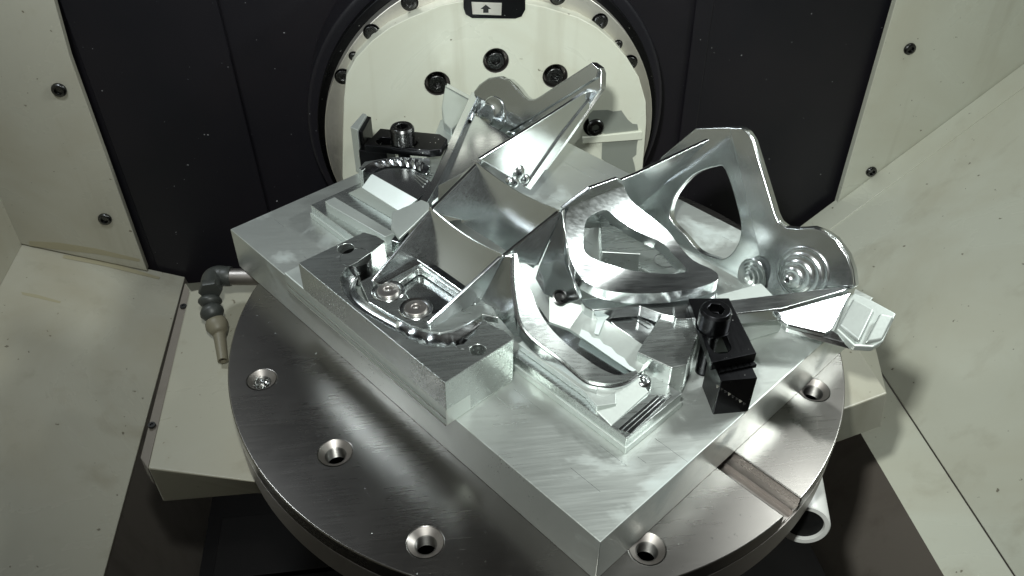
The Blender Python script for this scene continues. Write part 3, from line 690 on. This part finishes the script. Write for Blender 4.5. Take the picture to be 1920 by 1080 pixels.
# bath: floor and walls of the side pocket
bf = [Lz(*p, 48.5) for p in ((1010, 575), (1030, 604), (1068, 618), (1197, 702), (1192, 708), (1157, 712), (1100, 684), (1062, 656), (1028, 624))]
piece('bath_floor', bf, (0, 0, -2), 'alu', both=False, bevel=0)
sheet('bath_back', [[Lz(1030, 604, 48.6), Lz(1068, 618, 48.6), Lz(1197, 702, 48.6), Lz(1212, 690, 48.6)], [Lz(1030, 558, 58), Lz(1097, 576, 54), Lz(1222, 660, 50), Lz(1226, 650, 50)]], 'alu_side', 1.0, both=False, ang=12)
for k_, pts in enumerate((((1090, 618), (1104, 624), (1112, 634), (1124, 636), (1132, 646), (1146, 652), (1156, 664), (1170, 672), (1180, 686), (1192, 694), (1196, 701), (1180, 694), (1150, 674), (1110, 646), (1086, 630)),)):
    prism('coolant_film', [WV(Lz(*p, 50.5+0.02*(703-p[1]))) for p in pts], (0, 0, 0.35), 'coolant', bk)
prism('coolant_film', [WV(Lz(*p, 53.6)) for p in ((1108, 580), (1122, 572), (1150, 574), (1146, 590), (1132, 604), (1122, 628), (1114, 626), (1120, 600))], (0, 0, 0.3), 'coolant', bk)
piece('bath_lip', [Lz(1188, 698, 49), Lz(1200, 690, 49), Lz(1218, 650, 50), Lz(1222, 655, 50), Lz(1205, 697, 49), Lz(1192, 704, 49)], (0, 0, -5), 'alu', both=False, bevel=0.7)
# small ball-milled scallops by the stub
for s in (1,):
    for p, r in (((1248, 612), 6.5), ((1262, 636), 6.0), ((1246, 655), 5.5), ((1205, 715), 5.0)):
        q = Lz(*p, 54 if r > 5.2 else 47)
        lathe('milled_bead', [(r, -4), (r*0.98, 0), (r*0.8, 1.6), (r*0.55, 2.0), (r*0.5, 1.0), (r*0.3, 0.6), (0.02, 1.2)], 'alu', bl, W(s*q[0], q[1], q[2]), (0, 0, 1), 28, ang=70)

wf = [Lz(*p, 57) for p in ((890, 215), (960, 258), (905, 300), (806, 382), (792, 392), (824, 336), (856, 268))]
prism('web_floor', PL(wf), (0, 0, -3), 'alu', bk, bevel=0.5)
for (xa, ya), (xb, yb), w_ in (((893, 176), (880, 228), 3.0),):
    a_, b_ = Vector(Lz(xa, ya, 60)), Vector(Lz(xb, yb, 57)); m_ = (a_+b_)/2-Vector((0, 0, 1.5))
    tube('fillet_rib', [W(*p) for p in bez([a_, m_, b_], 6)], w_*0.6, 'alu', bk, 12)
# rails at the outer ends with bright facet and stepped tab
piece('rail', [(171.5, 230, 61), (145, 189, 61), (114, 141, 61), (108, 133, 61), (116, 125, 61), (122, 132, 61), (153, 178, 61), (160, 196, 61), (171.5, 226, 61)], (0, 0, -9), 'alu', both=False, bevel=0.7)
prism('rail', PL([Lz(*p, 63) for p in ((884, 171), (868, 208), (842, 264), (810, 335), (776, 392), (733, 450), (748, 456), (792, 394), (826, 336), (858, 266), (880, 214), (899, 176))]), (0, 0, -12), 'alu', bk, bevel=0.8)
prism('rail', PL([Lz(*p, 59.5) for p in ((1088, 560), (1345, 548), (1346, 590), (1290, 600), (1240, 588), (1200, 574), (1112, 582), (1096, 574))]), (0, 0, -8), 'alu', bk, bevel=0.7)
def planar(pts, tri):
    a, b, c = [WV(Lz(*t)) for t in tri]; n_ = (b-a).cross(c-a).normalized()
    return [loc(hit(px, py, a, n_)) for px, py in pts]
TF = ((1470, 562, 60.5), (1606, 539, 57.5), (1562, 617, 51.5))
piece('rail_facet', planar(((1470, 560), (1606, 540), (1590, 560), (1562, 617), (1548, 626), (1478, 610), (1463, 598), (1460, 585), (1466, 572)), TF), (-1.5, 1, -4), 'alu', both=False, bevel=1.0, seg=3)
piece('rail_edge', [Lz(1466, 606, 48), Lz(1476, 614, 47.5), Lz(1600, 647, 45), Lz(1600, 641, 46), Lz(1560, 618, 48.5), Lz(1476, 606, 49)], (0, 0, -4), 'alu', both=False, bevel=0.8)
piece('tab', [Lz(1602, 548, 58), Lz(1636, 562, 58.5), Lz(1682, 587, 59), Lz(1657, 640, 52), Lz(1640, 650, 50), Lz(1602, 648, 48), Lz(1568, 616, 50), Lz(1590, 560, 57)], (-1, 0, -5), 'alu_side', both=False, bevel=1.2, seg=3)
piece('tab_pad', [Lz(1600, 558, 60), Lz(1640, 580, 60), Lz(1612, 638, 53), Lz(1574, 608, 53)], (0, 0, -3), 'alu_side', both=False, bevel=1.3, seg=3)
piece('tab_pad', [Lz(1650, 586, 60.5), Lz(1677, 592, 60.5), Lz(1655, 636, 53), Lz(1622, 642, 52)], (0, 0, -3), 'alu_side', both=False, bevel=1.3, seg=3)

prism('tab', PL([Lz(*p, 60) for p in ((835, 157), (880, 184), (872, 212), (860, 232), (846, 243), (832, 230), (828, 200))]), (0, 0, -9), 'alu_side', bk, bevel=1.0, seg=3)
prism('tab_edge', PL([Lz(*p, 61) for p in ((838, 155), (884, 180), (881, 187), (836, 162))]), (0, 0, -2), 'alu', bk, bevel=0.6)
# ================================================================== STRAP CLAMPS
def clamp(s, label, angle, tall):
    o = W(s*150, 118, H)
    cl = node('strap_clamp', label, 'clamp', o, 'strap clamps at the corners of the bracket')
    def P(a): return [W(s*p[0], p[1], p[2]) for p in a]
    z = 67
    c4 = [(113.5, 139, z), (154.3, 105.5, z), (166.5, 129, z), (129.5, 156.5, z)]
    ctr = lambda a, b, t: (a[0]+(b[0]-a[0])*t, a[1]+(b[1]-a[1])*t, z)
    m0 = ctr(c4[0], c4[3], .5); m1 = ctr(c4[1], c4[2], .5)
    ax = Vector((m1[0]-m0[0], m1[1]-m0[1], 0)).normalized(); pr = Vector((-ax.y, ax.x, 0))
    s0_ = Vector((137.9, 128.6, z))-ax*5; s1_ = s0_+ax*20; hw_ = 5.6; slot = []
    for i in range(9): a = math.pi/2+math.pi*i/8; slot.append(tuple(s0_+ax*(hw_*math.cos(a))+pr*(hw_*math.sin(a))))
    for i in range(9): a = -math.pi/2+math.pi*i/8; slot.append(tuple(s1_+ax*(hw_*math.cos(a))+pr*(hw_*math.sin(a))))
    if s < 0: c4 = [(112, 143, z), (116, 136, z)]+c4[1:3]+[(129.5, 156.5, z), (120, 156, z)]
    prism('strap', P(c4), (0, 0, -6.0), 'black', cl, holes=[P(slot)], bevel=0.5)
    # teeth under the heel of the strap
    bm = bmesh.new()
    e0, e1 = Vector(c4[-3 if s < 0 else 1]), Vector(c4[-2 if s < 0 else 2])
    bl_ = [(162, 105), (174, 121), (157, 134), (145, 118)]
    zt = 59.5
    prism('riser_block', P([(x, y, zt) for x, y in bl_]), (0, 0, H-zt+0.1), 'black', cl, bevel=0.4)
    for k in range(8):                                       # serrated joint across the riser's outer faces
        t = k/8; x = 160.6+12.3*t; y = 103.9+15.4*t; zz = zt-3-17*t
        prism('tooth', P([(x, y, zz), (x+1.0, y+1.2, zz-1.2), (x+0.2, y+0.2, zz-2.2)]), E1*(s*0.5)+E2*(-0.3), 'hole' if k % 3 else 'ring', cl)
    for k in range(6):
        a = Vector((158.5+1.9*k*0.9, 108.5+3.6*k*0.9, z-6.1))
        prism('heel_tooth', P([tuple(a), tuple(a+Vector((1.6, 3.1, 0))), tuple(a+Vector((-5.5, 6, 0)))]), (0, 0, -2.2), 'black', cl)
    if s < 0:                                                # tall serrated heel standing behind the strap
        hb = [Lz(657, 238, 72), Lz(680, 212, 72), Lz(688, 214, 72), Lz(670, 244, 72)]
        prism('heel_block', PL(hb), (0, 0, -38.9), 'alu_side', cl, bevel=0.4)
        hb = [Lz(671, 245, 70), Lz(688, 217, 70), Lz(696, 219, 70), Lz(680, 248, 70)]
        prism('heel_block', PL(hb), (0, 0, -36.9), 'black', cl, bevel=0.4)
    st = lathe('stud', [(4.6, 0)]+[(4.6-(0.7 if k % 2 else 0), 0.9*k) for k in range(1, 44)], 'black', cl, W(s*137.9, 128.6, H+0.2), (0, 0, 1), 24, ang=80)
    hd = socket_head('cap_bolt', 'black' if s > 0 else 'bolt', cl, 8.6, 13.0, 4.8, 6.0)
    place(hd, W(s*137.9, 128.6, z+0.6), (0, 0, 1), 0.5)
    lathe('washer', [(9.4, 0), (9.4, 0.6), (5, 0.6)], 'black', cl, W(s*137.9, 128.6, z+0.05), (0, 0, 1), 32)
    return cl
clamp(1, 'black strap clamp with riser block at the right front of the bracket', 0, 0)
clamp(-1, 'black strap clamp with cap bolt at the left rear beside the white face plate', 0, 0)

# ================================================================== SWARF
def flakes(name, label, n_, pick, size):
    bm = bmesh.new()
    for k in range(n_):
        c = pick(); a = random.random()*6.28; L = size*random.uniform(0.3, 1.3); w_ = L*random.uniform(0.2, 0.6)
        d1 = Vector((math.cos(a), math.sin(a), random.uniform(0, .5)))*L; d2 = Vector((-math.sin(a), math.cos(a), random.uniform(-.3, .3)))*w_
        v = [bm.verts.new(p) for p in (c, c+d1, c+d1*0.7+d2, c+d2*0.5+Vector((0, 0, 0.35*L)))]
        bm.faces.new((v[0], v[1], v[2])); bm.faces.new((v[0], v[2], v[3])); bm.faces.new((v[0], v[3], v[1])); bm.faces.new((v[1], v[3], v[2]))
    o = finish(name, bm, 'alu', None, smooth=False, kind='stuff', label=label); o['category'] = 'swarf'
def on_table():
    while True:
        a = math.radians(random.uniform(165, 300)); r = 198*math.sqrt(random.uniform(0.35, 1)); p = Vector((r*math.cos(a), r*math.sin(a), 0.1))
        q = p-A0
        if not (-8 < q.dot(E1) < 356 and q.dot(E2) > -8) and all((p.x-x)**2+(p.y-y)**2 > (rr+4)**2 for x, y, rr in hol): return p
flakes('swarf', 'fine bright aluminium chips scattered over the dark round table top', 300, on_table, 0.6)
def on_plate():
    return W(random.uniform(-170, 170), random.uniform(2, 258), H+0.1)
flakes('swarf', 'sparse aluminium chips lying on the flat top of the aluminium block', 90, on_plate, 0.5)

# scratches on the block top, each a shallow raised burr line
bm = bmesh.new()
for k in range(70):
    u = random.uniform(-165, 165); v = random.uniform(4, 255); L = random.uniform(4, 26); a = random.choice((0, 0, 0, 1))*random.uniform(-.3, .3)
    p = W(u, v, H+0.02); d_ = (E1*math.cos(a)+E2*math.sin(a))*L; q = E2*0.12
    add_prism(bm, [p, p+d_, p+d_+q, p+q], (0, 0, 0.05))
finish('scratch', bm, 'alu', bl, smooth=False, kind='stuff')
bm = bmesh.new()
for k in range(34):
    a = random.uniform(0, 6.28); r = random.uniform(60, 195); L = random.uniform(4, 22); b_ = random.uniform(-.5, .5)+0.9
    p = Vector((r*math.cos(a), r*math.sin(a), 0.02)); d_ = Vector((math.cos(b_), math.sin(b_), 0))*L
    if (p+d_).length > 196 or any((p.x-x)**2+(p.y-y)**2 < 900 for x, y, rr in hol): continue
    q = Vector((-math.sin(b_), math.cos(b_), 0))*0.14
    add_prism(bm, [p, p+d_, p+d_+q, p+q], (0, 0, 0.04))
finish('scratch', bm, 'steel_rim', tb, smooth=False, kind='stuff')
